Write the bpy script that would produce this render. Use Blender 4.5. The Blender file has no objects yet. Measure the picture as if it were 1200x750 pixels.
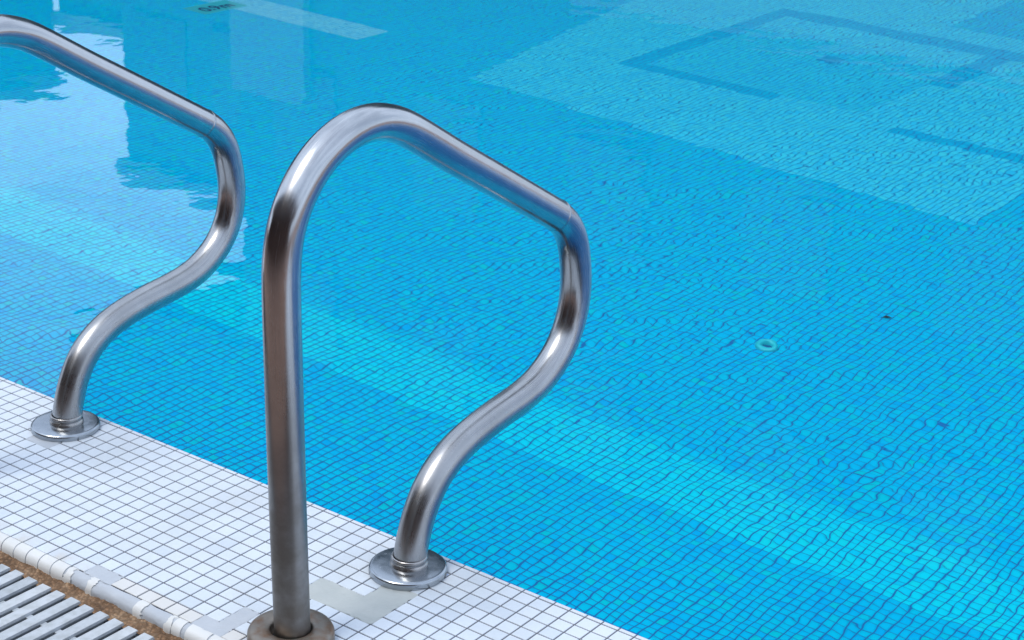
import bpy, bmesh, math, random
import numpy as np
from mathutils import Matrix, Vector

random.seed(7)
rng = np.random.default_rng(7)
S = 0.027                      # one deck tile (metres); all layout numbers below are in tiles
scene = bpy.context.scene

# ------------------------------------------------------------------ camera
RIGHT = (0.8034051801, 0.5945196268, 0.0329625518)
UP = (-0.2453189638, 0.2800540846, 0.9281100773)
FWD = (-0.5425483596, 0.7537347829, -0.3708438411)
CAM = (76.0513804, -67.1265630, 48.0549042)
FPX = 2095.5075                # focal length in pixels of a 1200 px wide frame
cd = bpy.data.cameras.new("camera")
cam = bpy.data.objects.new("camera", cd)
scene.collection.objects.link(cam)
cd.sensor_width = 36.0
cd.lens = FPX / 1200.0 * 36.0
cd.clip_start = 0.05
cd.clip_end = 500.0
m = Matrix((RIGHT, UP, tuple(-c for c in FWD))).transposed().to_4x4()
m.translation = Vector(CAM) * S
cam.matrix_world = m
cd.dof.use_dof = True
cd.dof.focus_distance = 98 * S
cd.dof.aperture_fstop = 16.0
scene.camera = cam

# ------------------------------------------------------------------ light
SUN_EL, SUN_AZ = math.radians(62), math.radians(200)   # azimuth from +Y, clockwise
world = bpy.data.worlds.new("World")
scene.world = world
world.use_nodes = True
wn, wl = world.node_tree.nodes, world.node_tree.links
wn.clear()
sky = wn.new("ShaderNodeTexSky")
sky.sky_type = 'NISHITA'
sky.sun_disc = False
sky.sun_elevation = SUN_EL
sky.sun_rotation = SUN_AZ
sky.dust_density = 3.0
tc = wn.new("ShaderNodeTexCoord")
mp = wn.new("ShaderNodeMapping")
mp.inputs['Scale'].default_value = (1.0, 1.0, 2.2)
cn = wn.new("ShaderNodeTexNoise")
cn.inputs['Scale'].default_value = 2.2
cn.inputs['Detail'].default_value = 5.0
cn.inputs['Roughness'].default_value = 0.55
cr = wn.new("ShaderNodeValToRGB")
cr.color_ramp.elements[0].position = 0.36
cr.color_ramp.elements[0].color = (0.45, 0.45, 0.45, 1)
cr.color_ramp.elements[1].position = 0.62
cr.color_ramp.elements[1].color = (1, 1, 1, 1)
cm = wn.new("ShaderNodeMixRGB")
cm.inputs['Color2'].default_value = (7.0, 8.2, 10.2, 1)
bg = wn.new("ShaderNodeBackground")
bg.inputs['Strength'].default_value = 0.12
wo = wn.new("ShaderNodeOutputWorld")
wl.new(tc.outputs['Generated'], mp.inputs['Vector'])
wl.new(mp.outputs['Vector'], cn.inputs['Vector'])
wl.new(cn.outputs['Fac'], cr.inputs['Fac'])
wl.new(cr.outputs['Color'], cm.inputs['Fac'])
wl.new(sky.outputs['Color'], cm.inputs['Color1'])
wl.new(cm.outputs['Color'], bg.inputs['Color'])
wl.new(bg.outputs['Background'], wo.inputs['Surface'])

sd = bpy.data.lights.new("sun", 'SUN')
sd.energy = 1.6
sd.angle = math.radians(22)
sd.color = (1.0, 0.98, 0.95)
sd.cycles.is_caustics_light = True      # lets the sun reach the pool floor through the refracting water
sun = bpy.data.objects.new("sun", sd)
scene.collection.objects.link(sun)
sdir = Vector((math.sin(SUN_AZ) * math.cos(SUN_EL), math.cos(SUN_AZ) * math.cos(SUN_EL), math.sin(SUN_EL)))
sun.rotation_euler = sdir.to_track_quat('Z', 'Y').to_euler()

scene.view_settings.view_transform = 'Standard'
scene.view_settings.look = 'None'
scene.view_settings.exposure = 0.52
scene.view_settings.gamma = 1.0
scene.render.engine = 'CYCLES'
scene.cycles.max_bounces = 14
scene.cycles.transmission_bounces = 12
scene.cycles.diffuse_bounces = 6
scene.cycles.glossy_bounces = 5
scene.cycles.caustics_refractive = True
scene.cycles.caustics_reflective = False
scene.cycles.blur_glossy = 0.2
scene.cycles.use_denoising = True

# ------------------------------------------------------------------ helpers
C = scene.collection


def tag(o, label=None, cat=None, group=None, kind=None):
    if label: o['label'] = label
    if cat: o['category'] = cat
    if group: o['group'] = group
    if kind: o['kind'] = kind
    return o


def link(o, parent=None):
    C.objects.link(o)
    if parent is not None:
        o.parent = parent
    return o


def empty(name, loc=(0, 0, 0)):
    o = bpy.data.objects.new(name, None)
    o.empty_display_size = 0.05
    o.location = Vector(loc) * S
    return link(o)


def mesh_obj(name, verts, faces, mats, parent=None, loc=(0, 0, 0), smooth=False, matidx=None, scale=S):
    me = bpy.data.meshes.new(name)
    me.from_pydata([tuple(c * scale for c in v) for v in verts], [], faces)
    if not isinstance(mats, (list, tuple)):
        mats = [mats]
    for mm in mats:
        me.materials.append(mm)
    if matidx is not None:
        me.polygons.foreach_set('material_index', matidx)
    if smooth:
        me.polygons.foreach_set('use_smooth', [True] * len(me.polygons))
    me.update()
    o = bpy.data.objects.new(name, me)
    o.location = Vector(loc) * S
    return link(o, parent)


def box_vf(x0, x1, y0, y1, z0, z1):
    v = [(x0, y0, z0), (x1, y0, z0), (x1, y1, z0), (x0, y1, z0), (x0, y0, z1), (x1, y0, z1), (x1, y1, z1), (x0, y1, z1)]
    f = [(0, 3, 2, 1), (4, 5, 6, 7), (0, 1, 5, 4), (1, 2, 6, 5), (2, 3, 7, 6), (3, 0, 4, 7)]
    return v, f


def box(name, dims, mat, parent=None, loc=(0, 0, 0)):
    v, f = box_vf(*dims)
    return mesh_obj(name, v, f, mat, parent, loc)


def tile_vf(hx, hy, h, b, bz=None):
    """a tile body: straight sides and a small bevel round the top; centred, top at z=0"""
    v = []
    for (dx, dy, z) in ((hx, hy, -h), (hx, hy, -(b if bz is None else bz)), (hx - b, hy - b, 0.0)):
        v += [(-dx, -dy, z), (dx, -dy, z), (dx, dy, z), (-dx, dy, z)]
    f = [(8, 9, 10, 11)]
    for r in (0, 4):
        for k in range(4):
            a, c = r + k, r + (k + 1) % 4
            f.append((a, c, c + 4, a + 4))
    return v, f


def lathe_vf(prof, n=48):
    v, f = [], []
    for (r, z) in prof:
        for k in range(n):
            a = 2 * math.pi * k / n
            v.append((r * math.cos(a), r * math.sin(a), z))
    for i in range(len(prof) - 1):
        for k in range(n):
            f.append((i * n + k, i * n + (k + 1) % n, (i + 1) * n + (k + 1) % n, (i + 1) * n + k))
    return v, f


class NT:
    def __init__(self, name):
        self.m = bpy.data.materials.new(name)
        self.m.use_nodes = True
        self.n, self.l = self.m.node_tree.nodes, self.m.node_tree.links
        self.n.clear()
        self.out = self.n.new("ShaderNodeOutputMaterial")

    def new(self, t, **kw):
        nd = self.n.new("ShaderNode" + t)
        for k, v in kw.items():
            if hasattr(nd, k) and k not in nd.inputs:
                setattr(nd, k, v)
            else:
                nd.inputs[k.replace('_', ' ')].default_value = v
        return nd

    def link(self, a, b):
        self.l.new(a, b)

    def noise(self, vec, scale, detail=2.0, rough=0.5):
        nd = self.new("TexNoise")
        nd.inputs['Scale'].default_value = scale
        nd.inputs['Detail'].default_value = detail
        nd.inputs['Roughness'].default_value = rough
        if vec is not None:
            self.l.new(vec, nd.inputs['Vector'])
        return nd.outputs['Fac']

    def ramp(self, fac, stops):
        nd = self.new("ValToRGB")
        e = nd.color_ramp.elements
        while len(e) < len(stops):
            e.new(0.5)
        for i, (p, c) in enumerate(stops):
            e[i].position = p
            e[i].color = (*c, 1) if len(c) == 3 else c
        self.l.new(fac, nd.inputs['Fac'])
        return nd.outputs['Color']

    def math(self, op, a, b=None):
        nd = self.new("Math")
        nd.operation = op
        for i, x in enumerate((a, b)):
            if x is None: continue
            if isinstance(x, (int, float)):
                nd.inputs[i].default_value = x
            else:
                self.l.new(x, nd.inputs[i])
        return nd.outputs[0]

    def mix(self, fac, a, b, mode='MIX'):
        nd = self.new("MixRGB")
        nd.blend_type = mode
        for k, x in (('Fac', fac), ('Color1', a), ('Color2', b)):
            if isinstance(x, (int, float)):
                nd.inputs[k].default_value = x
            elif isinstance(x, tuple):
                nd.inputs[k].default_value = (*x, 1)
            else:
                self.l.new(x, nd.inputs[k])
        return nd.outputs['Color']

    def bsdf(self, color=None, rough=0.5, metallic=0.0, bump=None, bump_dist=0.001, spec=0.5):
        p = self.new("BsdfPrincipled")
        p.inputs['Metallic'].default_value = metallic
        p.inputs['Specular IOR Level'].default_value = spec
        for k, x in (('Base Color', color), ('Roughness', rough)):
            if x is None: continue
            if isinstance(x, tuple):
                p.inputs[k].default_value = (*x, 1)
            elif isinstance(x, (int, float)):
                p.inputs[k].default_value = x
            else:
                self.l.new(x, p.inputs[k])
        if bump is not None:
            b = self.new("Bump")
            b.inputs['Distance'].default_value = bump_dist
            self.l.new(bump, b.inputs['Height'])
            self.l.new(b.outputs['Normal'], p.inputs['Normal'])
        self.l.new(p.outputs['BSDF'], self.out.inputs['Surface'])
        return p

    def pos(self):
        return self.new("NewGeometry").outputs['Position']

    def rand(self):
        return self.new("ObjectInfo").outputs['Random']


# ------------------------------------------------------------------ materials
def mat_plain(name, c0, c1, scale=8.0, rough=0.7, bump=0.0, bscale=60.0):
    t = NT(name)
    p = t.pos()
    col = t.mix(t.noise(p, scale, 4.0), c0, c1)
    t.bsdf(col, rough, bump=t.noise(p, bscale, 3.0) if bump else None, bump_dist=bump)
    return t.m


def mat_white_tile(joined):
    t = NT("white_tile_glaze")
    p = t.pos()
    r = t.noise(p, 40.0, 0.0) if joined else t.rand()
    base = t.ramp(r, [(0.0, (0.50, 0.56, 0.63)), (0.25, (0.53, 0.59, 0.66)), (1.0, (0.565, 0.62, 0.685))])
    dirt = t.ramp(t.noise(p, 5.0, 5.0, 0.6), [(0.45, (1, 1, 1)), (0.72, (0.90, 0.89, 0.86))])
    fine = t.ramp(t.noise(p, 220.0, 3.0, 0.6), [(0.3, (0.95, 0.95, 0.95)), (0.6, (1, 1, 1))])
    col = t.mix(1.0, t.mix(1.0, base, dirt, 'MULTIPLY'), fine, 'MULTIPLY')
    # rust and lime run along the gutter side of the deck
    sx = t.new("SeparateXYZ")
    t.link(p, sx.inputs[0])
    edge = t.new("MapRange")
    edge.inputs['From Min'].default_value = -12.0 * S
    edge.inputs['From Max'].default_value = -13.3 * S
    t.link(sx.outputs['Y'], edge.inputs['Value'])
    st = t.math('MULTIPLY', edge.outputs[0], t.ramp(t.noise(p, 26.0, 4.0), [(0.42, (0, 0, 0)), (0.62, (1, 1, 1))]))
    col = t.mix(t.math('MULTIPLY', st, 0.8), col, (0.46, 0.42, 0.36))
    t.bsdf(col, 0.38, bump=t.noise(p, 90.0, 2.0), bump_dist=0.0003)
    return t.m


M_TILE = mat_white_tile(False)
M_TILE_J = mat_white_tile(True)
M_GROUT = mat_plain("deck_grout", (0.05, 0.055, 0.075), (0.13, 0.135, 0.155), 30.0, 0.9, 0.0006)
M_CEMENT = mat_plain("cement_patch", (0.29, 0.325, 0.33), (0.44, 0.465, 0.455), 24.0, 0.85, 0.0006, 150.0)
M_MORTAR = mat_plain("grey_mortar", (0.33, 0.365, 0.41), (0.44, 0.47, 0.51), 22.0, 0.85, 0.0015, 90.0)
M_NOSE = mat_plain("bullnose_glaze", (0.50, 0.505, 0.49), (0.64, 0.655, 0.66), 18.0, 0.35, 0.0003)
M_CREAM = mat_plain("cream_tile_glaze", (0.52, 0.51, 0.48), (0.59, 0.60, 0.61), 20.0, 0.4, 0.0003)

t = NT("rusty_gravel_mortar")
p = t.pos()
vo = t.new("TexVoronoi")
vo.inputs['Scale'].default_value = 170.0
t.link(p, vo.inputs['Vector'])
base = t.ramp(t.noise(p, 20.0, 5.0, 0.65), [(0.30, (0.05, 0.032, 0.02)), (0.5, (0.19, 0.11, 0.06)), (0.70, (0.33, 0.23, 0.145))])
grit = t.mix(0.45, base, t.ramp(vo.outputs['Distance'], [(0.1, (0.9, 0.9, 0.9)), (0.6, (0.15, 0.15, 0.15))]), 'OVERLAY')
t.bsdf(grit, 0.95, bump=vo.outputs['Distance'], bump_dist=0.004)
M_GRAVEL = t.m

t = NT("grating_plastic")
p = t.pos()
c = t.ramp(t.rand(), [(0.0, (0.36, 0.395, 0.43)), (0.5, (0.42, 0.455, 0.49)), (1.0, (0.47, 0.50, 0.53))])
c = t.mix(1.0, c, t.ramp(t.noise(p, 60.0, 4.0, 0.6), [(0.35, (0.82, 0.82, 0.80)), (0.6, (1, 1, 1))]), 'MULTIPLY')
t.bsdf(c, 0.5, bump=t.noise(p, 260.0, 2.0), bump_dist=0.0002)
M_GRATE = t.m
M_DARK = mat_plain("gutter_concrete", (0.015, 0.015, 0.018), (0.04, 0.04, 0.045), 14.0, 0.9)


def mat_pool_tile(name, cols):
    t = NT(name)
    p = t.pos()
    # each glazed mosaic piece has its own shade, looked up by its cell
    mpn = t.new("VectorMath")
    mpn.operation = 'DIVIDE'
    mpn.inputs[1].default_value = (PT * S, PT * S, 10.0)
    t.link(p, mpn.inputs[0])
    fl = t.new("VectorMath")
    fl.operation = 'FLOOR'
    t.link(mpn.outputs[0], fl.inputs[0])
    wnz = t.new("TexWhiteNoise")
    t.link(fl.outputs[0], wnz.inputs['Vector'])
    col = t.ramp(wnz.outputs['Value'], cols)
    dirt = t.ramp(t.noise(p, 1.1, 4.0, 0.6), [(0.35, (0.94, 0.96, 0.98)), (0.65, (1, 1, 1))])
    t.bsdf(t.mix(1.0, col, dirt, 'MULTIPLY'), 0.5, spec=0.0)
    return t.m


PT = 0.77                      # pool mosaic pitch
M_PT = [
    mat_pool_tile("pool_mosaic_blue", [(0.0, (0.0, 0.49, 0.91)), (0.12, (0.0, 0.56, 0.92)), (0.55, (0.0, 0.60, 0.91)), (0.88, (0.0, 0.63, 0.87)), (1.0, (0.0, 0.66, 0.76))]),
    mat_pool_tile("pool_mosaic_pale", [(0.0, (0.001, 0.68, 0.95)), (0.4, (0.002, 0.76, 0.96)), (0.8, (0.002, 0.79, 0.95)), (1.0, (0.004, 0.79, 0.88))]),
    mat_pool_tile("pool_mosaic_light", [(0.0, (0.02, 0.63, 0.95)), (0.4, (0.035, 0.70, 0.96)), (0.8, (0.04, 0.74, 0.95)), (1.0, (0.05, 0.74, 0.88))]),
    mat_pool_tile("pool_mosaic_dark", [(0.0, (0.0, 0.49, 0.83)), (0.5, (0.0, 0.545, 0.87)), (1.0, (0.0, 0.58, 0.84))]),
    mat_pool_tile("pool_mosaic_whitish", [(0.0, (0.10, 0.66, 0.94)), (0.5, (0.16, 0.74, 0.95)), (1.0, (0.16, 0.76, 0.92))]),
    mat_pool_tile("pool_mosaic_fading", [(0.0, (0.0, 0.57, 0.92)), (0.4, (0.0, 0.66, 0.92)), (0.8, (0.001, 0.70, 0.91)), (1.0, (0.002, 0.70, 0.83))]),
    mat_pool_tile("pool_mosaic_mid", [(0.0, (0.01, 0.58, 0.94)), (0.5, (0.02, 0.67, 0.94)), (1.0, (0.02, 0.70, 0.86))]),
]
M_PGROUT = mat_plain("pool_grout", (0.0, 0.16, 0.47), (0.0, 0.20, 0.52), 10.0, 0.9)

t = NT("pool_water")
p = t.pos()
a1 = t.noise(p, 7.0, 0.0, 0.4)
a2 = t.noise(p, 19.0, 1.0, 0.4)
big = t.ramp(t.noise(p, 1.1, 2.0), [(0.33, (0.30, 0.30, 0.30)), (0.68, (1, 1, 1))])
h = t.math('ADD', t.math('MULTIPLY', a1, 1.0), t.math('MULTIPLY', a2, 0.24))
h = t.math('MULTIPLY', h, big)
sxw = t.new("SeparateXYZ")
t.link(p, sxw.inputs[0])
br_ = t.new("MapRange")          # the breeze ruffles the open right side more than the sheltered left
br_.inputs['From Min'].default_value = -90.0 * S
br_.inputs['From Max'].default_value = 40.0 * S
br_.inputs['To Min'].default_value = 0.16
br_.inputs['To Max'].default_value = 1.25
t.link(sxw.outputs['X'], br_.inputs['Value'])
h = t.math('MULTIPLY', h, br_.outputs[0])
b = t.new("Bump")
b.inputs['Strength'].default_value = 1.0
b.inputs['Distance'].default_value = 0.0021
t.link(h, b.inputs['Height'])
g = t.new("BsdfGlass")
g.inputs['Roughness'].default_value = 0.0
g.inputs['IOR'].default_value = 1.333
g.inputs['Color'].default_value = (0.96, 0.99, 1.0, 1)
t.link(b.outputs['Normal'], g.inputs['Normal'])
t.link(g.outputs['BSDF'], t.out.inputs['Surface'])
M_WATER = t.m


def mat_steel(name, stained):
    t = NT(name)
    uv = t.new("UVMap").outputs['UV']
    mpg = t.new("Mapping")
    mpg.inputs['Scale'].default_value = (60.0, 3.0, 1.0)
    t.link(uv, mpg.inputs['Vector'])
    streak = t.noise(mpg.outputs[0], 1.0, 4.0, 0.6)
    mps = t.new("Mapping")
    mps.inputs['Scale'].default_value = (260.0, 14.0, 1.0)
    t.link(uv, mps.inputs['Vector'])
    scr = t.ramp(t.noise(mps.outputs[0], 1.0, 3.0, 0.6), [(0.58, (0, 0, 0)), (0.72, (1, 1, 1))])
    p = t.pos()
    blot = t.noise(p, 30.0, 5.0, 0.65)
    rough = t.math('ADD', t.math('MULTIPLY', streak, 0.14), t.math('MULTIPLY', blot, 0.10))
    rough = t.math('ADD', rough, 0.07)
    rough = t.math('ADD', rough, t.math('MULTIPLY', scr, 0.16))
    col = t.mix(blot, (0.37, 0.385, 0.40), (0.50, 0.51, 0.525))
    if stained:
        sx = t.new("SeparateXYZ")
        t.link(p, sx.inputs[0])
        low = t.new("MapRange")
        low.inputs['From Min'].default_value = 19.0 * S
        low.inputs['From Max'].default_value = 5.0 * S
        t.link(sx.outputs['Z'], low.inputs['Value'])
        ly = t.new("MapRange")       # only the post on the deck side is stained
        ly.inputs['From Min'].default_value = -6.0 * S
        ly.inputs['From Max'].default_value = -9.0 * S
        ly.inputs['To Min'].default_value = 0.40
        t.link(sx.outputs['Y'], ly.inputs['Value'])
        w = t.math('MULTIPLY', low.outputs[0], ly.outputs[0])
        w = t.math('MULTIPLY', w, t.ramp(t.noise(p, 22.0, 5.0, 0.6), [(0.25, (0.55, 0.55, 0.55)), (0.6, (1, 1, 1))]))
        col = t.mix(w, col, (0.19, 0.175, 0.16))
        rough = t.math('ADD', rough, t.math('MULTIPLY', w, 0.28))
    t.bsdf(col, rough, 1.0, bump=streak, bump_dist=0.00006)
    return t.m


M_STEEL = mat_steel("polished_steel", True)

t = NT("flange_steel")
p = t.pos()
blot = t.noise(p, 70.0, 4.0, 0.6)
t.bsdf(t.mix(blot, (0.30, 0.33, 0.36), (0.44, 0.47, 0.50)), t.math('ADD', t.math('MULTIPLY', blot, 0.28), 0.08), 1.0)
M_FLANGE = t.m

t = NT("tarnished_steel")
p = t.pos()
blot = t.noise(p, 45.0, 5.0, 0.65)
rust = t.ramp(t.noise(p, 26.0, 4.0, 0.6), [(0.48, (0, 0, 0)), (0.68, (1, 1, 1))])
col = t.mix(rust, t.mix(blot, (0.17, 0.15, 0.13), (0.30, 0.265, 0.225)), (0.19, 0.11, 0.065))
t.bsdf(col, t.math('ADD', t.math('MULTIPLY', blot, 0.3), 0.30), 0.8, bump=blot, bump_dist=0.0004)
M_TARNISH = t.m

t = NT("dull_steel")
p = t.pos()
blot = t.noise(p, 60.0, 5.0, 0.65)
t.bsdf(t.mix(blot, (0.30, 0.29, 0.285), (0.44, 0.425, 0.415)), t.math('ADD', t.math('MULTIPLY', blot, 0.25), 0.16), 1.0, bump=blot, bump_dist=0.0003)
M_STEEL2 = t.m

# ------------------------------------------------------------------ the setting
DY = 0.94                      # tile pitch across the deck
POOL = (-420.0, 150.0, 0.33, 440.0)
D0, DK = 33.0, 0.12            # pool depth at the near wall and its slope


def fz(y):
    return -(D0 + DK * max(0.0, min(y, 300.0)))


# ground: one sheet to the horizon with the pool left open
M_PAVE = None
t = NT("terracotta_paving")
p = t.pos()
br = t.new("TexBrick")
br.inputs['Color1'].default_value = (0.24, 0.13, 0.09, 1)
br.inputs['Color2'].default_value = (0.31, 0.18, 0.13, 1)
br.inputs['Mortar'].default_value = (0.22, 0.20, 0.18, 1)
br.inputs['Scale'].default_value = 4.0
br.inputs['Mortar Size'].default_value = 0.012
t.link(p, br.inputs['Vector'])
t.bsdf(br.outputs['Color'], 0.75)
M_PAVE = t.m
G = 5000.0
gz = -1.2
x0, x1, y0, y1 = POOL
gv = [(-G, -G, gz), (G, -G, gz), (G, G, gz), (-G, G, gz), (x0 - 3, -30, gz), (x1 + 3, -30, gz), (x1 + 3, y1 + 3, gz), (x0 - 3, y1 + 3, gz)]
ground = mesh_obj("ground", gv, [(0, 1, 5, 4), (1, 2, 6, 5), (2, 3, 7, 6), (3, 0, 4, 7)], M_PAVE)
tag(ground, kind='structure')

# the deck: a grout bed that carries every white tile
deck = box("deck", (x0 - 3, x1 + 3, -14 * DY + 0.03, POOL[2], -34.0, -0.045), M_GROUT)
tag(deck, kind='structure')

# ---- white deck tiles
missing = {(10, 13), (11, 13)}
chipped = {(-5, 4), (-4, 4)}
patch_cells = set()
for u in (20, 21, 22):
    for v in (6, 7): patch_cells.add((u, v))
for u in (23, 24):
    for v in (4, 5, 6, 7): patch_cells.add((u, v))
patch2_cells = {(19, 11), (19, 12), (18, 13), (19, 13)}
cream = {(12, 13), (13, 13), (14, 13), (15, 13), (16, 13), (17, 13), (20, 13)}


def project(pt):
    d = Vector(pt) - Vector(CAM)
    z = d.dot(Vector(FWD))
    return 600 + FPX * d.dot(Vector(RIGHT)) / z, 375 - FPX * d.dot(Vector(UP)) / z, z


HX, HY = 0.5 - 0.042, 0.5 * DY - 0.042
tv, tf = tile_vf(HX, HY, 0.06, 0.022)
tile_me = []
for k in range(3):
    me = bpy.data.meshes.new("tile")
    me.from_pydata([tuple(c * S for c in q) for q in tv], [], tf)
    me.materials.append(M_TILE if k < 2 else M_CREAM)
    tile_me.append(me)
cells = []
for u in range(-60, 100):
    for v in range(-1, 14):
        if (u, v) in missing or (u, v) in chipped or (u, v) in patch_cells or (u, v) in patch2_cells: continue
        if v == -1: continue
        x, y, z = project((u + 0.5, -(v + 0.5) * DY, 0))
        inside = -14 < x < 1214 and -14 < y < 762
        cells.append((z if inside else 1e6 + abs(x - 600) + abs(y - 375), u, v))
cells.sort()
rest_v, rest_f = [], []
for i, (_, u, v) in enumerate(cells):
    cx, cy = u + 0.5, -(v + 0.5) * DY
    if i < 300:
        me = tile_me[2] if (u, v) in cream else tile_me[0]
        o = bpy.data.objects.new("tile", me)
        o.location = (cx * S, cy * S, random.uniform(-0.00012, 0.00012))
        o.rotation_euler = (random.gauss(0, 0.003), random.gauss(0, 0.003), random.gauss(0, 0.004))
        link(o, deck)
    else:
        n = len(rest_v)
        dz = random.uniform(-0.004, 0.004)
        rest_v += [(a + cx, b_ + cy, c_ + dz) for a, b_, c_ in tv]
        rest_f += [tuple(q + n for q in f) for f in tf]
o = mesh_obj("tile", rest_v, rest_f, M_TILE_J, deck)
tag(o, kind='stuff')

# thin half tiles against the water
tv2, tf2 = tile_vf(HX, 0.115, 0.06, 0.022)
ev, ef = [], []
for u in range(-60, 100):
    n = len(ev)
    ev += [(a + u + 0.5, b_ + 0.17, c_) for a, b_, c_ in tv2]
    ef += [tuple(q + n for q in f) for f in tf2]
tag(mesh_obj("edge_tile", ev, ef, M_TILE_J, deck), kind='stuff')


def patch(name, cs, label):
    v, f = [], []
    for (u, w) in sorted(cs):
        n = len(v)
        bv, bf = box_vf(u - 0.0, u + 1.0, -(w + 1) * DY, -w * DY, -0.06, -0.004)
        v += bv; f += [tuple(q + n for q in ff) for ff in bf]
    me = bpy.data.meshes.new(name)
    bm = bmesh.new()
    vs = [bm.verts.new(tuple(c * S for c in q)) for q in v]
    for ff in f:
        bm.faces.new([vs[q] for q in ff])
    bmesh.ops.remove_doubles(bm, verts=bm.verts, dist=1e-5)
    # inner walls shared by two cells go
    seen = {}
    for fc in list(bm.faces):
        key = frozenset(q.index for q in fc.verts)
        seen.setdefault(key, []).append(fc)
    bm.verts.index_update()
    seen = {}
    for fc in bm.faces:
        seen.setdefault(frozenset(id(q) for q in fc.verts), []).append(fc)
    kill = [fc for l in seen.values() if len(l) > 1 for fc in l]
    bmesh.ops.delete(bm, geom=kill, context='FACES')
    bmesh.ops.subdivide_edges(bm, edges=bm.edges[:], cuts=3, use_grid_fill=True)
    for q in bm.verts:
        q.co.z += random.uniform(-0.0004, 0.0002)
        q.co.x += random.uniform(-0.0022, 0.0022)
        q.co.y += random.uniform(-0.0022, 0.0022)
    bm.to_mesh(me); bm.free()
    me.materials.append(M_CEMENT if name == 'cement_patch' else M_MORTAR)
    o = link(bpy.data.objects.new(name, me), deck)
    o['label'] = label
    return o


patch('cement_patch', patch_cells, 'smooth grey cement filling a strip of missing tiles in front of the flange')
patch('mortar_patch', patch2_cells, 'grey mortar where tiles are missing left of the post')
patch('mortar_patch', missing, 'grey mortar filling two lost tiles above the gutter edging')

patch('mortar_patch', chipped, 'dark grey mortar showing along the front of the left flange')

# ---- gutter edge: mortar core, bullnose pieces, gravel strip, channel
prof = [(-13.20 - 0.62 * math.sin(a_) ** 0.85, -0.56 * (1 - math.cos(a_) ** 0.85)) for a_ in [math.pi / 2 * q / 10 for q in range(11)]]


def nose_vf(xa, xb, inset=0.0, n=1):
    v, f = [], []
    cy, cz = -13.2, -0.62
    pts = []
    for (y, z) in prof:
        d = math.hypot(y - cy, z - cz)
        k = (d - inset) / d
        pts.append((cy + (y - cy) * k, cz + (z - cz) * k))
    pts = [(-13.17, pts[0][1])] + pts + [(pts[-1][0], -1.6), (-13.17, -1.6)]
    for i in range(n + 1):
        x = xa + (xb - xa) * i / n
        v += [(x, y, z) for y, z in pts]
    m_ = len(pts)
    for i in range(n):
        for k in range(m_):
            a, c_ = i * m_ + k, i * m_ + (k + 1) % m_
            f.append((a, c_, c_ + m_, a + m_))
    f.append(tuple(range(m_)))
    f.append(tuple(n * m_ + k for k in reversed(range(m_))))
    return v, f


edging = empty("gutter_edging", (0, -13.2, 0))
tag(edging, 'rounded white tile edging along the gutter with chipped grey gaps', 'edging')


def under(o, parent):
    o.parent = parent
    o.matrix_parent_inverse = Matrix.Translation(-Vector(parent.location))
    return o


v, f = nose_vf(-60, 60, 0.05, 240)
v = [(x, y + 0.03 * math.sin(x * 3.1 + z * 5) * math.sin(x * 0.9) + random.uniform(-0.012, 0.012), z + random.uniform(-0.012, 0.012)) for x, y, z in v]
core = under(mesh_obj("mortar_bed", v, f, M_MORTAR, smooth=True), edging)
pieces = [(u, u + 1) for u in range(-12, 9)] + [(9.0, 9.55), (10.75, 11.3), (14.35, 15.0), (16.7, 17.1), (17.15, 17.85), (18.1, 19.6), (19.65, 21.2), (21.25, 22.6)] + [(u, u + 1) for u in range(23, 34)]
for (xa, xb) in pieces:
    v, f = nose_vf(xa + 0.035, xb - 0.035, 0.0)
    if xb - xa < 0.7:          # a broken piece: ragged sides
        v = [(x + random.uniform(-0.12, 0.12), y, z) for x, y, z in v]
    under(mesh_obj("bullnose_tile", v, f, M_NOSE), edging)

# gravel strip between the edging and the grating
nx, ny = 480, 10
v, f = [], []
for i in range(nx + 1):
    for j in range(ny + 1):
        x = -40 + 90 * i / nx
        y = -13.70 - 1.0 * j / ny
        v.append((x, y + random.uniform(-0.03, 0.03), -0.62 + random.gauss(0, 0.04) + 0.04 * math.sin(x * 2.1) - 0.22 * j / ny))
for i in range(nx):
    for j in range(ny):
        a = i * (ny + 1) + j
        f.append((a, a + 1, a + ny + 2, a + ny + 1))
strip = mesh_obj("mortar_strip", v, f, M_GRAVEL, smooth=True)
tag(strip, kind='structure')
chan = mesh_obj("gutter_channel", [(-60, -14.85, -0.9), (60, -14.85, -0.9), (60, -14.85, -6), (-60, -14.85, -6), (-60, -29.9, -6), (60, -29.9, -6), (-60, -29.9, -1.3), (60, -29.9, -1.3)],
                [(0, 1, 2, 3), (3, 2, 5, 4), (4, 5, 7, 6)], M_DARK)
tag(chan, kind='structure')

# ---- grating: every slat its own part
grating = empty("drain_grating", (10, -20, -0.7))
tag(grating, 'white slatted drain grating in the bottom left corner beside the gutter edge', 'grating')
sx0, pitch = 5.31 + 0.30, 1.105
sv, sf = tile_vf(0.375, 3.75, 0.75, 0.04, 0.14)
sv = [(x * (0.4 if i < 4 else 1.0), y, z) for i, (x, y, z) in enumerate(sv)]
smesh = bpy.data.meshes.new("slat")
smesh.from_pydata([tuple(c * S for c in q) for q in sv], [], sf)
smesh.materials.append(M_GRATE)
for k in range(-12, 24):
    o = bpy.data.objects.new("slat", smesh)
    o.location = Vector((sx0 + k * pitch - 0.30, -14.52 - 3.75 + random.uniform(-0.04, 0.04), -0.7 + random.uniform(-0.015, 0.015))) * S
    o.rotation_euler = (0, random.gauss(0, 0.01), random.gauss(0, 0.004))
    under(link(o), grating)
for y in (-17.0, -20.0):
    under(box("cross_bar", (-12, 32, y - 0.18, y + 0.18, -1.3, -0.86), M_GRATE), grating)

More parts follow.
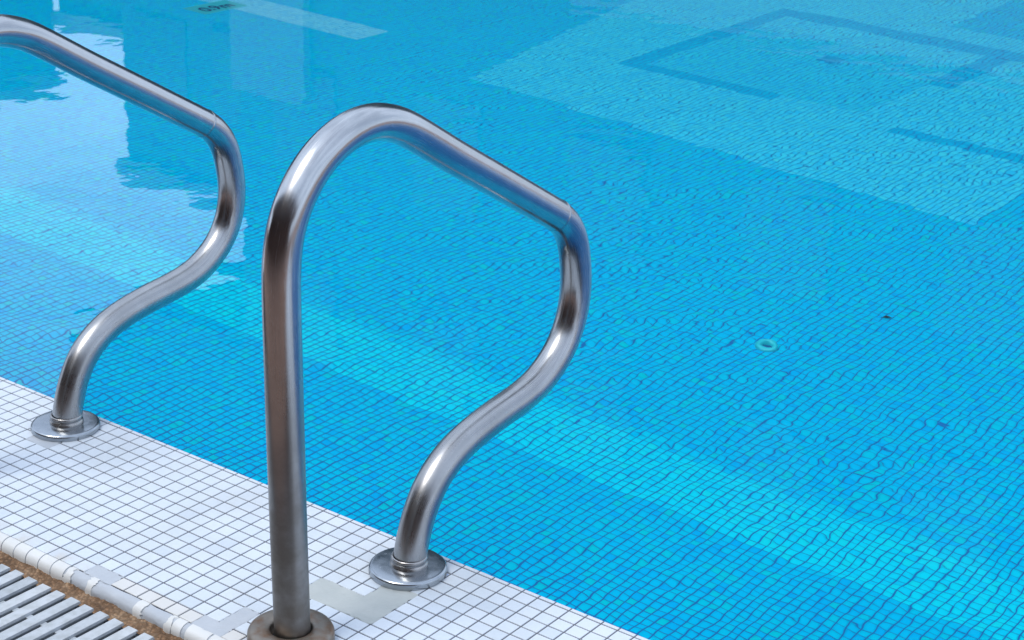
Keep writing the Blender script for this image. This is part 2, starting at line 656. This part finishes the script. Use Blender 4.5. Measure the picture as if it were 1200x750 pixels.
# ---- pool shell
wz = -70.0
M_WALLT = M_PT[0]
wall_v = [(x0, y0, -0.3), (x1, y0, -0.3), (x1, y0, wz), (x0, y0, wz), (x0, y1, -0.3), (x1, y1, -0.3), (x1, y1, wz), (x0, y1, wz)]
pw = mesh_obj("pool_wall", wall_v, [(4, 7, 6, 5), (0, 3, 7, 4), (1, 5, 6, 2)], M_WALLT)
tag(pw, kind='structure')
rim = []
rv, rf = [], []
for d in ((x0 - 3, x0, y0, y1 + 3), (x1, x1 + 3, y0, y1 + 3), (x0, x1, y1, y1 + 3)):
    bv, bf = box_vf(*d, -1.5, 0.0)
    n = len(rv); rv += bv; rf += [tuple(q + n for q in ff) for ff in bf]
tag(mesh_obj("pool_kerb", rv, rf, M_CREAM), kind='structure')

floor = mesh_obj("pool_floor", [(x0, y0, fz(0) - 0.05), (x1, y0, fz(0) - 0.05), (x1, 300, fz(300) - 0.05), (x0, 300, fz(300) - 0.05), (x1, y1, fz(300) - 0.05), (x0, y1, fz(300) - 0.05)],
                 [(0, 1, 2, 3), (3, 2, 4, 5)], M_PGROUT)
tag(floor, kind='structure')

# mosaic pattern laid into the floor (x, y in tiles)
BAND = (42.7, 50.8)


def classify(x, y, r):
    c = np.zeros(x.shape, np.int8)
    c[(y > BAND[0]) & (y < BAND[1])] = 1
    c[(y >= BAND[1]) & (y < BAND[1] + 1.3)] = 5
    light = (x > -71.5 - 0.185 * (y - 125.7)) & (x < 5.5) & (y > 125.7 - 0.075 * (x + 71.5))
    light &= ~((x > -36) & (y > 207))
    c[light] = 2
    c[(x > -150) & (x < -95.8) & (y > 129.0) & (y < 136.8)] = 4
    fr = (x > -63.2) & (x < -20) & (y > 147.6) & (y < 199.5)
    inn = (x > -58.5) & (x < -23.5) & (y > 150.6) & (y < 194)
    c[inn & (y < 184)] = 6
    bar = ((x > -61.5) & (x < -58.6) & (y > 148) & (y < 199)) | ((x > -61.5) & (x < 12) & (y > 193.6) & (y < 198.8))
    bar |= ((x > -60) & (x < -36) & (y > 148) & (y < 150.9)) | ((x > -23.5) & (x < -19.8) & (y > 172) & (y < 198))
    bar |= ((x > -17.6) & (x < 12) & (y > 145.3) & (y < 148.6))
    c[bar] = 3
    return c


tx = np.arange(-172.0, 66.0, PT)
ty = np.arange(0.6, 262.0, PT)
GX, GY = np.meshgrid(np.floor(tx / PT) * PT + PT / 2, np.floor(ty / PT) * PT + PT / 2)
GX, GY = GX.ravel(), GY.ravel()


def inpoly(x, y, poly):
    r = np.zeros(x.shape, bool)
    n = len(poly)
    for i in range(n):
        xa, ya = poly[i]; xb, yb = poly[(i + 1) % n]
        c = (ya > y) != (yb > y)
        with np.errstate(divide='ignore', invalid='ignore'):
            r ^= c & (x < (xb - xa) * (y - ya) / (yb - ya) + xa)
    return r


view = [(-172, 96), (-36, 262), (62, 60), (52, 30), (20, 0.5), (-20, 0.5), (-75, 0.5), (-172, 80)]
keep = inpoly(GX, GY, view)
GX, GY = GX[keep], GY[keep]
R1 = rng.random(GX.size)
CL = classify(GX, GY, R1)
hz = (PT - 0.105) / 2
hzy = (PT - 0.052) / 2
# the 300 pieces nearest the lens that are in the picture, as parts; the rest as one mesh
vis = inpoly(GX, GY, [(-146, 105), (-34, 236), (42, 43.7), (21.0, 25.9), (-40.5, 20.4)])
dist = np.hypot(GX - CAM[0], GY - CAM[1]) + np.where(vis, 0, 1e5)
order = np.argsort(dist)
near, far = order[:300], order[300:]
ptv, ptf = tile_vf(hz, hzy, 0.07, 0.13, 0.015)
slope = math.atan(DK)
pt_me = []
for c in range(7):
    me = bpy.data.meshes.new("tile")
    me.from_pydata([tuple(q * S for q in a) for a in ptv], [], ptf)
    me.materials.append(M_PT[c])
    me.polygons.foreach_set('use_smooth', [True] * len(me.polygons))
    pt_me.append(me)
for i in near:
    o = bpy.data.objects.new("tile", pt_me[int(CL[i])])
    o.location = (GX[i] * S, GY[i] * S, fz(GY[i]) * S)
    o.rotation_euler = (-slope, 0, 0)
    link(o, floor)
n = far.size
lv = np.array(ptv)
NVT, NFT = len(ptv), len(ptf)
jit = rng.normal(0, 0.012, (n, 2))
V = np.zeros((n, NVT, 3))
V[:, :, 0] = GX[far][:, None] + lv[:, 0] + jit[:, :1]
V[:, :, 1] = GY[far][:, None] + lv[:, 1] + jit[:, 1:]
V[:, :, 2] = -(D0 + DK * V[:, :, 1]) + lv[:, 2]
LF = np.array(ptf)
F = (np.arange(n)[:, None, None] * NVT + LF[None]).reshape(-1, 4)
me = bpy.data.meshes.new("tile")
me.vertices.add(n * NVT)
me.vertices.foreach_set('co', (V * S).astype(np.float32).ravel())
me.loops.add(F.size)
me.loops.foreach_set('vertex_index', F.ravel().astype(np.int32))
me.polygons.add(len(F))
me.polygons.foreach_set('loop_start', np.arange(0, F.size, 4, dtype=np.int32))
me.polygons.foreach_set('material_index', np.repeat(CL[far].astype(np.int32), NFT))
for mm in M_PT:
    me.materials.append(mm)
me.update(calc_edges=True)
me.polygons.foreach_set('use_smooth', [True] * len(me.polygons))
me.update()
o = link(bpy.data.objects.new("tile", me), floor)
tag(o, kind='stuff')

# ---- water
wzv = -0.14
water = mesh_obj("water", [(x0, y0, wzv), (x1, y0, wzv), (x1, y1, wzv), (x0, y1, wzv)], [(0, 1, 2, 3)], M_WATER, smooth=True)
water.cycles.is_caustics_caster = True
for o in [floor, pw] + list(floor.children):
    o.cycles.is_caustics_receiver = True
tag(water, kind='structure')

# ------------------------------------------------------------------ hand rails
PROF = [(-11.12, -0.3), (-11.22, 2.5), (-11.38, 8.5), (-11.50, 14.5), (-11.56, 18.5), (-11.50, 20.2), (-11.25, 21.5), (-10.80, 22.5),
        (-10.15, 23.4), (-9.18, 24.3), (-7.78, 25.03), (-6.42, 25.36), (-5.03, 25.35), (-3.7, 24.98), (-2.4, 24.36),
        (1.0, 22.33), (4.0, 20.6), (7.0, 18.86), (9.9, 17.17), (10.75, 16.65), (11.5, 15.95), (12.05, 15.05), (12.4, 13.85),
        (12.62, 12.5), (12.55, 11.1), (12.15, 9.8), (11.4, 8.7), (10.3, 7.8), (9.0, 7.15), (7.3, 6.78), (5.0, 6.5), (3.0, 6.15),
        (1.5, 5.7), (0.3, 5.05), (-0.6, 4.2), (-1.3, 3.1), (-1.75, 1.9), (-2.05, 0.8), (-2.12, 0.05)]


def smooth_path(P, step=0.28):
    P = np.array(P, float)
    out = []
    Q = np.vstack([2 * P[0] - P[1], P, 2 * P[-1] - P[-2]])
    for i in range(1, len(Q) - 2):
        p0, p1, p2, p3 = Q[i - 1:i + 3]
        k = max(2, int(np.linalg.norm(p2 - p1) / step))
        for s in range(k):
            u = s / k
            out.append(0.5 * ((2 * p1) + (-p0 + p2) * u + (2 * p0 - 5 * p1 + 4 * p2 - p3) * u * u + (-p0 + 3 * p1 - 3 * p2 + p3) * u ** 3))
    out.append(P[-1])
    out = np.array(out)
    for _ in range(4):
        out[1:-1] = 0.25 * out[:-2] + 0.5 * out[1:-1] + 0.25 * out[2:]
    return out


def tube_mesh(path, r, nseg=36):
    me = bpy.data.meshes.new("tube")
    v, f, uvs = [], [], []
    L = 0.0
    n = len(path)
    Ls = []
    for i in range(n):
        a, b_ = path[max(0, i - 1)], path[min(n - 1, i + 1)]
        tg = (b_ - a) / np.linalg.norm(b_ - a)
        nn = np.array([-tg[1], tg[0]])          # normal inside the rail's plane
        if i: L += np.linalg.norm(path[i] - path[i - 1])
        Ls.append(L)
        for k in range(nseg):
            an = 2 * math.pi * k / nseg
            c_, s_ = math.cos(an) * r, math.sin(an) * r
            v.append((s_ * S, (path[i][0] + nn[0] * c_) * S, (path[i][1] + nn[1] * c_) * S))
    for i in range(n - 1):
        for k in range(nseg):
            k2 = (k + 1) % nseg
            f.append((i * nseg + k, i * nseg + k2, (i + 1) * nseg + k2, (i + 1) * nseg + k))
            uvs += [(k / nseg, Ls[i] * S), ((k + 1) / nseg, Ls[i] * S), ((k + 1) / nseg, Ls[i + 1] * S), (k / nseg, Ls[i + 1] * S)]
    me.from_pydata(v, [], f)
    ul = me.uv_layers.new(name="UVMap")
    ul.data.foreach_set('uv', [c for q in uvs for c in q])
    me.polygons.foreach_set('use_smooth', [True] * len(me.polygons))
    me.materials.append(M_STEEL)
    me.update()
    return me


def lathe_obj(name, prof, mat, parent, loc, n=64):
    v, f = lathe_vf(prof, n)
    o = mesh_obj(name, v, f, mat, parent, loc, smooth=True)
    return o


rail = empty("handrail", (23.05, 0, 0))
tag(rail, 'bent steel pool handrail standing whole in the middle, rusty collar at its post', 'handrail', 'steel handrails at the pool ladder')
path = smooth_path(PROF)
tube = link(bpy.data.objects.new("tube", tube_mesh(path, 0.905)), rail)
fl = lathe_obj("flange", [(2.09, 0.0), (2.10, 0.10), (2.09, 0.30), (2.06, 0.37), (1.98, 0.42), (1.90, 0.44), (1.4, 0.455), (1.0, 0.46), (0.5, 0.46)], M_FLANGE, rail, (0, -2.2, 0.0))
seam = lathe_obj("weld_seam", [(0.895, -0.10), (0.925, -0.05), (0.925, 0.05), (0.895, 0.10)], M_STEEL, rail, (0, 10.35, 16.91))
seam.rotation_euler = (math.radians(90 - 30.5) + math.pi, 0, 0)
lathe_obj("weld_collar", [(1.02, 0.40), (1.02, 0.56), (0.99, 0.62), (0.955, 0.66), (0.975, 0.71), (0.975, 0.88), (0.95, 0.94), (0.92, 0.96), (0.88, 0.96)], M_STEEL2, rail, (0, -2.1, 0.0))
lathe_obj("post_collar", [(2.16, 0.0), (2.17, 0.30), (2.15, 0.52), (2.08, 0.66), (1.96, 0.73), (1.70, 0.77), (1.35, 0.78), (1.14, 0.76), (1.06, 0.70), (1.03, 0.5), (1.02, 0.05)], M_TARNISH, rail, (-0.10, -11.16, 0.0))


def copy_thing(o, loc, label):
    c = o.copy(); C.objects.link(c); c.location = Vector(loc) * S
    c['label'] = label
    for ch in o.children:
        d = ch.copy(); C.objects.link(d); d.parent = c
    return c


rail2 = copy_thing(rail, (-4.42, 0.10, -0.05), 'bent steel pool handrail at the left, its post out of the picture')

# ------------------------------------------------------------------ small things on the pool floor
def on_floor(x, y, dz=0.0):
    return (x, y, fz(y) + dz)


M_FIT = mat_plain("inlet_plastic", (0.02, 0.62, 0.72), (0.03, 0.68, 0.76), 40.0, 0.4)
M_FITD = mat_plain("inlet_hole", (0.002, 0.10, 0.26), (0.004, 0.12, 0.30), 40.0, 0.6)
inlet = empty("floor_inlet", on_floor(3.6, 75.0))
inlet.rotation_euler = (-slope, 0, 0)
tag(inlet, 'small round turquoise floor inlet on the pool bottom right of the rail', 'inlet')
lathe_obj("ring", [(1.05, 0.0), (1.05, 0.25), (0.95, 0.42), (0.75, 0.50), (0.55, 0.46), (0.42, 0.30), (0.40, 0.02)], M_FIT, inlet, (0, 0, 0), 32)
lathe_obj("nozzle_hole", [(0.42, 0.06), (0.001, 0.05)], M_FITD, inlet, (0, 0, 0), 24)

# sunk leaf: a small curled blade with its stalk
M_LEAF = mat_plain("dead_leaf", (0.004, 0.02, 0.03), (0.02, 0.05, 0.03), 60.0, 0.8)


def leaf(x, y, size, rot, label):
    v, f = [], []
    k = 6
    for i in range(k + 1):
        s = i / k
        w = 0.30 * math.sin(math.pi * min(1, s * 1.02 + 0.02)) ** 0.8 + 0.02
        cu = 0.22 * math.sin(s * 3.0)
        for (d, e) in ((-1, 0.10), (0, 0.0), (1, 0.13)):
            v.append(((s - 0.5) * size, d * w * size * 0.8, (0.05 + cu + e * abs(d)) * size))
    for i in range(k):
        for j in range(2):
            a = i * 3 + j
            f.append((a, a + 1, a + 4, a + 3))
    o = mesh_obj("leaf", v, f, M_LEAF, None, on_floor(x, y, 0.03), smooth=True)
    o.rotation_euler = (-slope, 0, rot)
    sol = o.modifiers.new("thickness", 'SOLIDIFY')
    sol.thickness = 0.0006
    tag(o, label, 'leaf')
    bv, bf = box_vf(-0.5 * size - 0.3 * size, -0.48 * size, -0.03 * size, 0.03 * size, 0.04 * size, 0.1 * size)
    mesh_obj("stalk", bv, bf, M_LEAF, o)
    return o


leaf(9.6, 89.1, 0.9, 0.5, 'tiny dark dead leaf sunk on the pool bottom, right of the round inlet')

# main drain in the middle of the dark tile frame
M_DRAIN = mat_plain("drain_grille", (0.0, 0.48, 0.80), (0.0, 0.52, 0.84), 20.0, 0.5)
drain = empty("main_drain", on_floor(-40.0, 173.5))
drain.rotation_euler = (-slope, 0, 0)
tag(drain, 'square blue main drain grille on the floor inside the dark tile frame', 'drain')
fv, ff = [], []
for d in ((-1.7, 1.7, -1.7, -1.4), (-1.7, 1.7, 1.4, 1.7), (-1.7, -1.4, -1.4, 1.4), (1.4, 1.7, -1.4, 1.4)):
    bv, bf = box_vf(*d, 0.01, 0.3)
    n = len(fv); fv += bv; ff += [tuple(q + n for q in g_) for g_ in bf]
mesh_obj("frame", fv, ff, M_DRAIN, drain)
for k in range(7):
    yk = -1.2 + k * 0.4
    box("bar", (-1.39, 1.39, yk - 0.12, yk + 0.12, 0.04, 0.24), M_DRAIN, drain)

# depth mark let into the floor
M_GREEN = mat_plain("green_mosaic", (0.02, 0.42, 0.50), (0.03, 0.50, 0.55), 20.0, 0.4)
M_NAVY = mat_plain("navy_mosaic", (0.0, 0.01, 0.09), (0.002, 0.02, 0.13), 20.0, 0.4)
mark = empty("depth_marker", on_floor(-122.2, 128.0))
mark.rotation_euler = (-slope, 0, 0)
tag(mark, 'green depth marking with navy 0.9m numerals on the far pool floor', 'sign')
box("panel", (-3.4, 1.6, -4.6, 4.6, 0.005, 0.045), M_GREEN, mark)
for ch, y in (("0", -3.3), (".", -1.75), ("9", -1.15), ("m", 0.6)):
    cu = bpy.data.curves.new("numeral", 'FONT')
    cu.body = ch
    cu.size = 3.4 * S
    cu.extrude = 0.02 * S
    cu.offset = 0.07 * S
    tmp = bpy.data.objects.new("numeral", cu)
    C.objects.link(tmp)
    me = bpy.data.meshes.new_from_object(tmp)
    bpy.data.objects.remove(tmp)
    me.materials.clear()
    me.materials.append(M_NAVY)
    o = link(bpy.data.objects.new("numeral", me), mark)
    o.location = Vector((0.4, y, 0.07)) * S
    o.rotation_euler = (0, 0, math.pi / 2)

for th in (inlet, drain, mark, *[q for q in C.objects if q.name.startswith('leaf')]):
    for o in (th, *th.children):
        o.cycles.is_caustics_receiver = True

# ------------------------------------------------------------------ what the water and the steel mirror
M_FACADE = mat_plain("grey_render", (0.005, 0.035, 0.055), (0.010, 0.05, 0.07), 0.5, 0.8)
M_PALE = mat_plain("pale_render", (0.08, 0.10, 0.12), (0.11, 0.13, 0.15), 0.5, 0.8)
M_GLASS = mat_plain("window_glass", (0.01, 0.02, 0.03), (0.02, 0.03, 0.04), 0.8, 0.5)
M_ROOF = mat_plain("roof_concrete", (0.10, 0.11, 0.12), (0.15, 0.16, 0.17), 0.6, 0.9)
M_SOFFIT = mat_plain("canopy_soffit", (0.34, 0.33, 0.33), (0.44, 0.43, 0.43), 0.6, 0.8)
t = NT("red_brick")
p = t.pos()
mpb = t.new("Mapping")
mpb.inputs['Rotation'].default_value = (math.pi / 2, 0, 0)
t.link(p, mpb.inputs['Vector'])
br = t.new("TexBrick")
br.inputs['Color1'].default_value = (0.16, 0.075, 0.055, 1)
br.inputs['Color2'].default_value = (0.21, 0.105, 0.075, 1)
br.inputs['Mortar'].default_value = (0.20, 0.17, 0.15, 1)
br.inputs['Scale'].default_value = 3.0
t.link(mpb.outputs[0], br.inputs['Vector'])
t.bsdf(br.outputs['Color'], 0.85)
M_BRICK = t.m


def building(name, label, b, wins=None, mat=None, roof=True):
    xa, xb, ya, yb, h = b
    e = empty(name, ((xa + xb) / 2, (ya + yb) / 2, gz))
    tag(e, label, 'building')
    under(box("wall", (xa, xb, ya, yb, gz, h - 8), mat or M_FACADE), e)
    under(box("roof", (xa - 4, xb + 4, ya - 4, yb + 4, h - 7.9, h), M_ROOF), e)
    if wins:
        nxw, nzw, fz0 = wins
        wv, wf = box_vf(-18, 18, -1.2, 0.6, -22, 22)
        wm = bpy.data.meshes.new("window")
        wm.from_pydata([tuple(c * S for c in q) for q in wv], [], wf)
        wm.materials.append(M_GLASS)
        for i in range(nxw):
            for j in range(nzw):
                o = bpy.data.objects.new("window", wm)
                o.location = Vector((xa + (i + 0.5) * (xb - xa) / nxw, ya, fz0 + j * 95)) * S
                under(link(o), e)
    return e


tall = building("tall_building", 'tall dark grey building across the pool, seen only mirrored in the water', (-489, -88, 500, 780, 410), (5, 2, 165))
under(box("stair_tower", (-489, -445, 495, 499, gz, 157), M_PALE), tall)
under(box("pale_base", (-306, -92, 494, 499.5, gz, 92), M_PALE), tall)
under(box("added_sky_blocker", (-625, -566.5, 505, 575, 318, 404), M_FACADE), tall)  # unseen block added to step down the sky mirrored in the water
under(box("upper_bay", (-566, -489.2, 500, 580, 284, 408), M_FACADE), tall)
building("middle_building", 'mid height flat roofed building left of the tall one, mirrored in the water', (-599, -490, 530, 760, 229), (2, 2, 70))
building("low_building", 'lowest flat roofed building mirrored at the top left of the water', (-659, -603.6, 540, 760, 163))
building("side_building", 'long flat roofed building along the left side of the pool', (-1100, -661, 150, 538, 198), None)
house = building("brick_building", 'long brown brick building behind the photographer, mirrored in the steel post', (-520, 520, -420, -250, 190), (10, 1, 75), M_BRICK)
under(box("canopy", (-700, 700, -249.9, -115, 115, 121), M_SOFFIT), house)
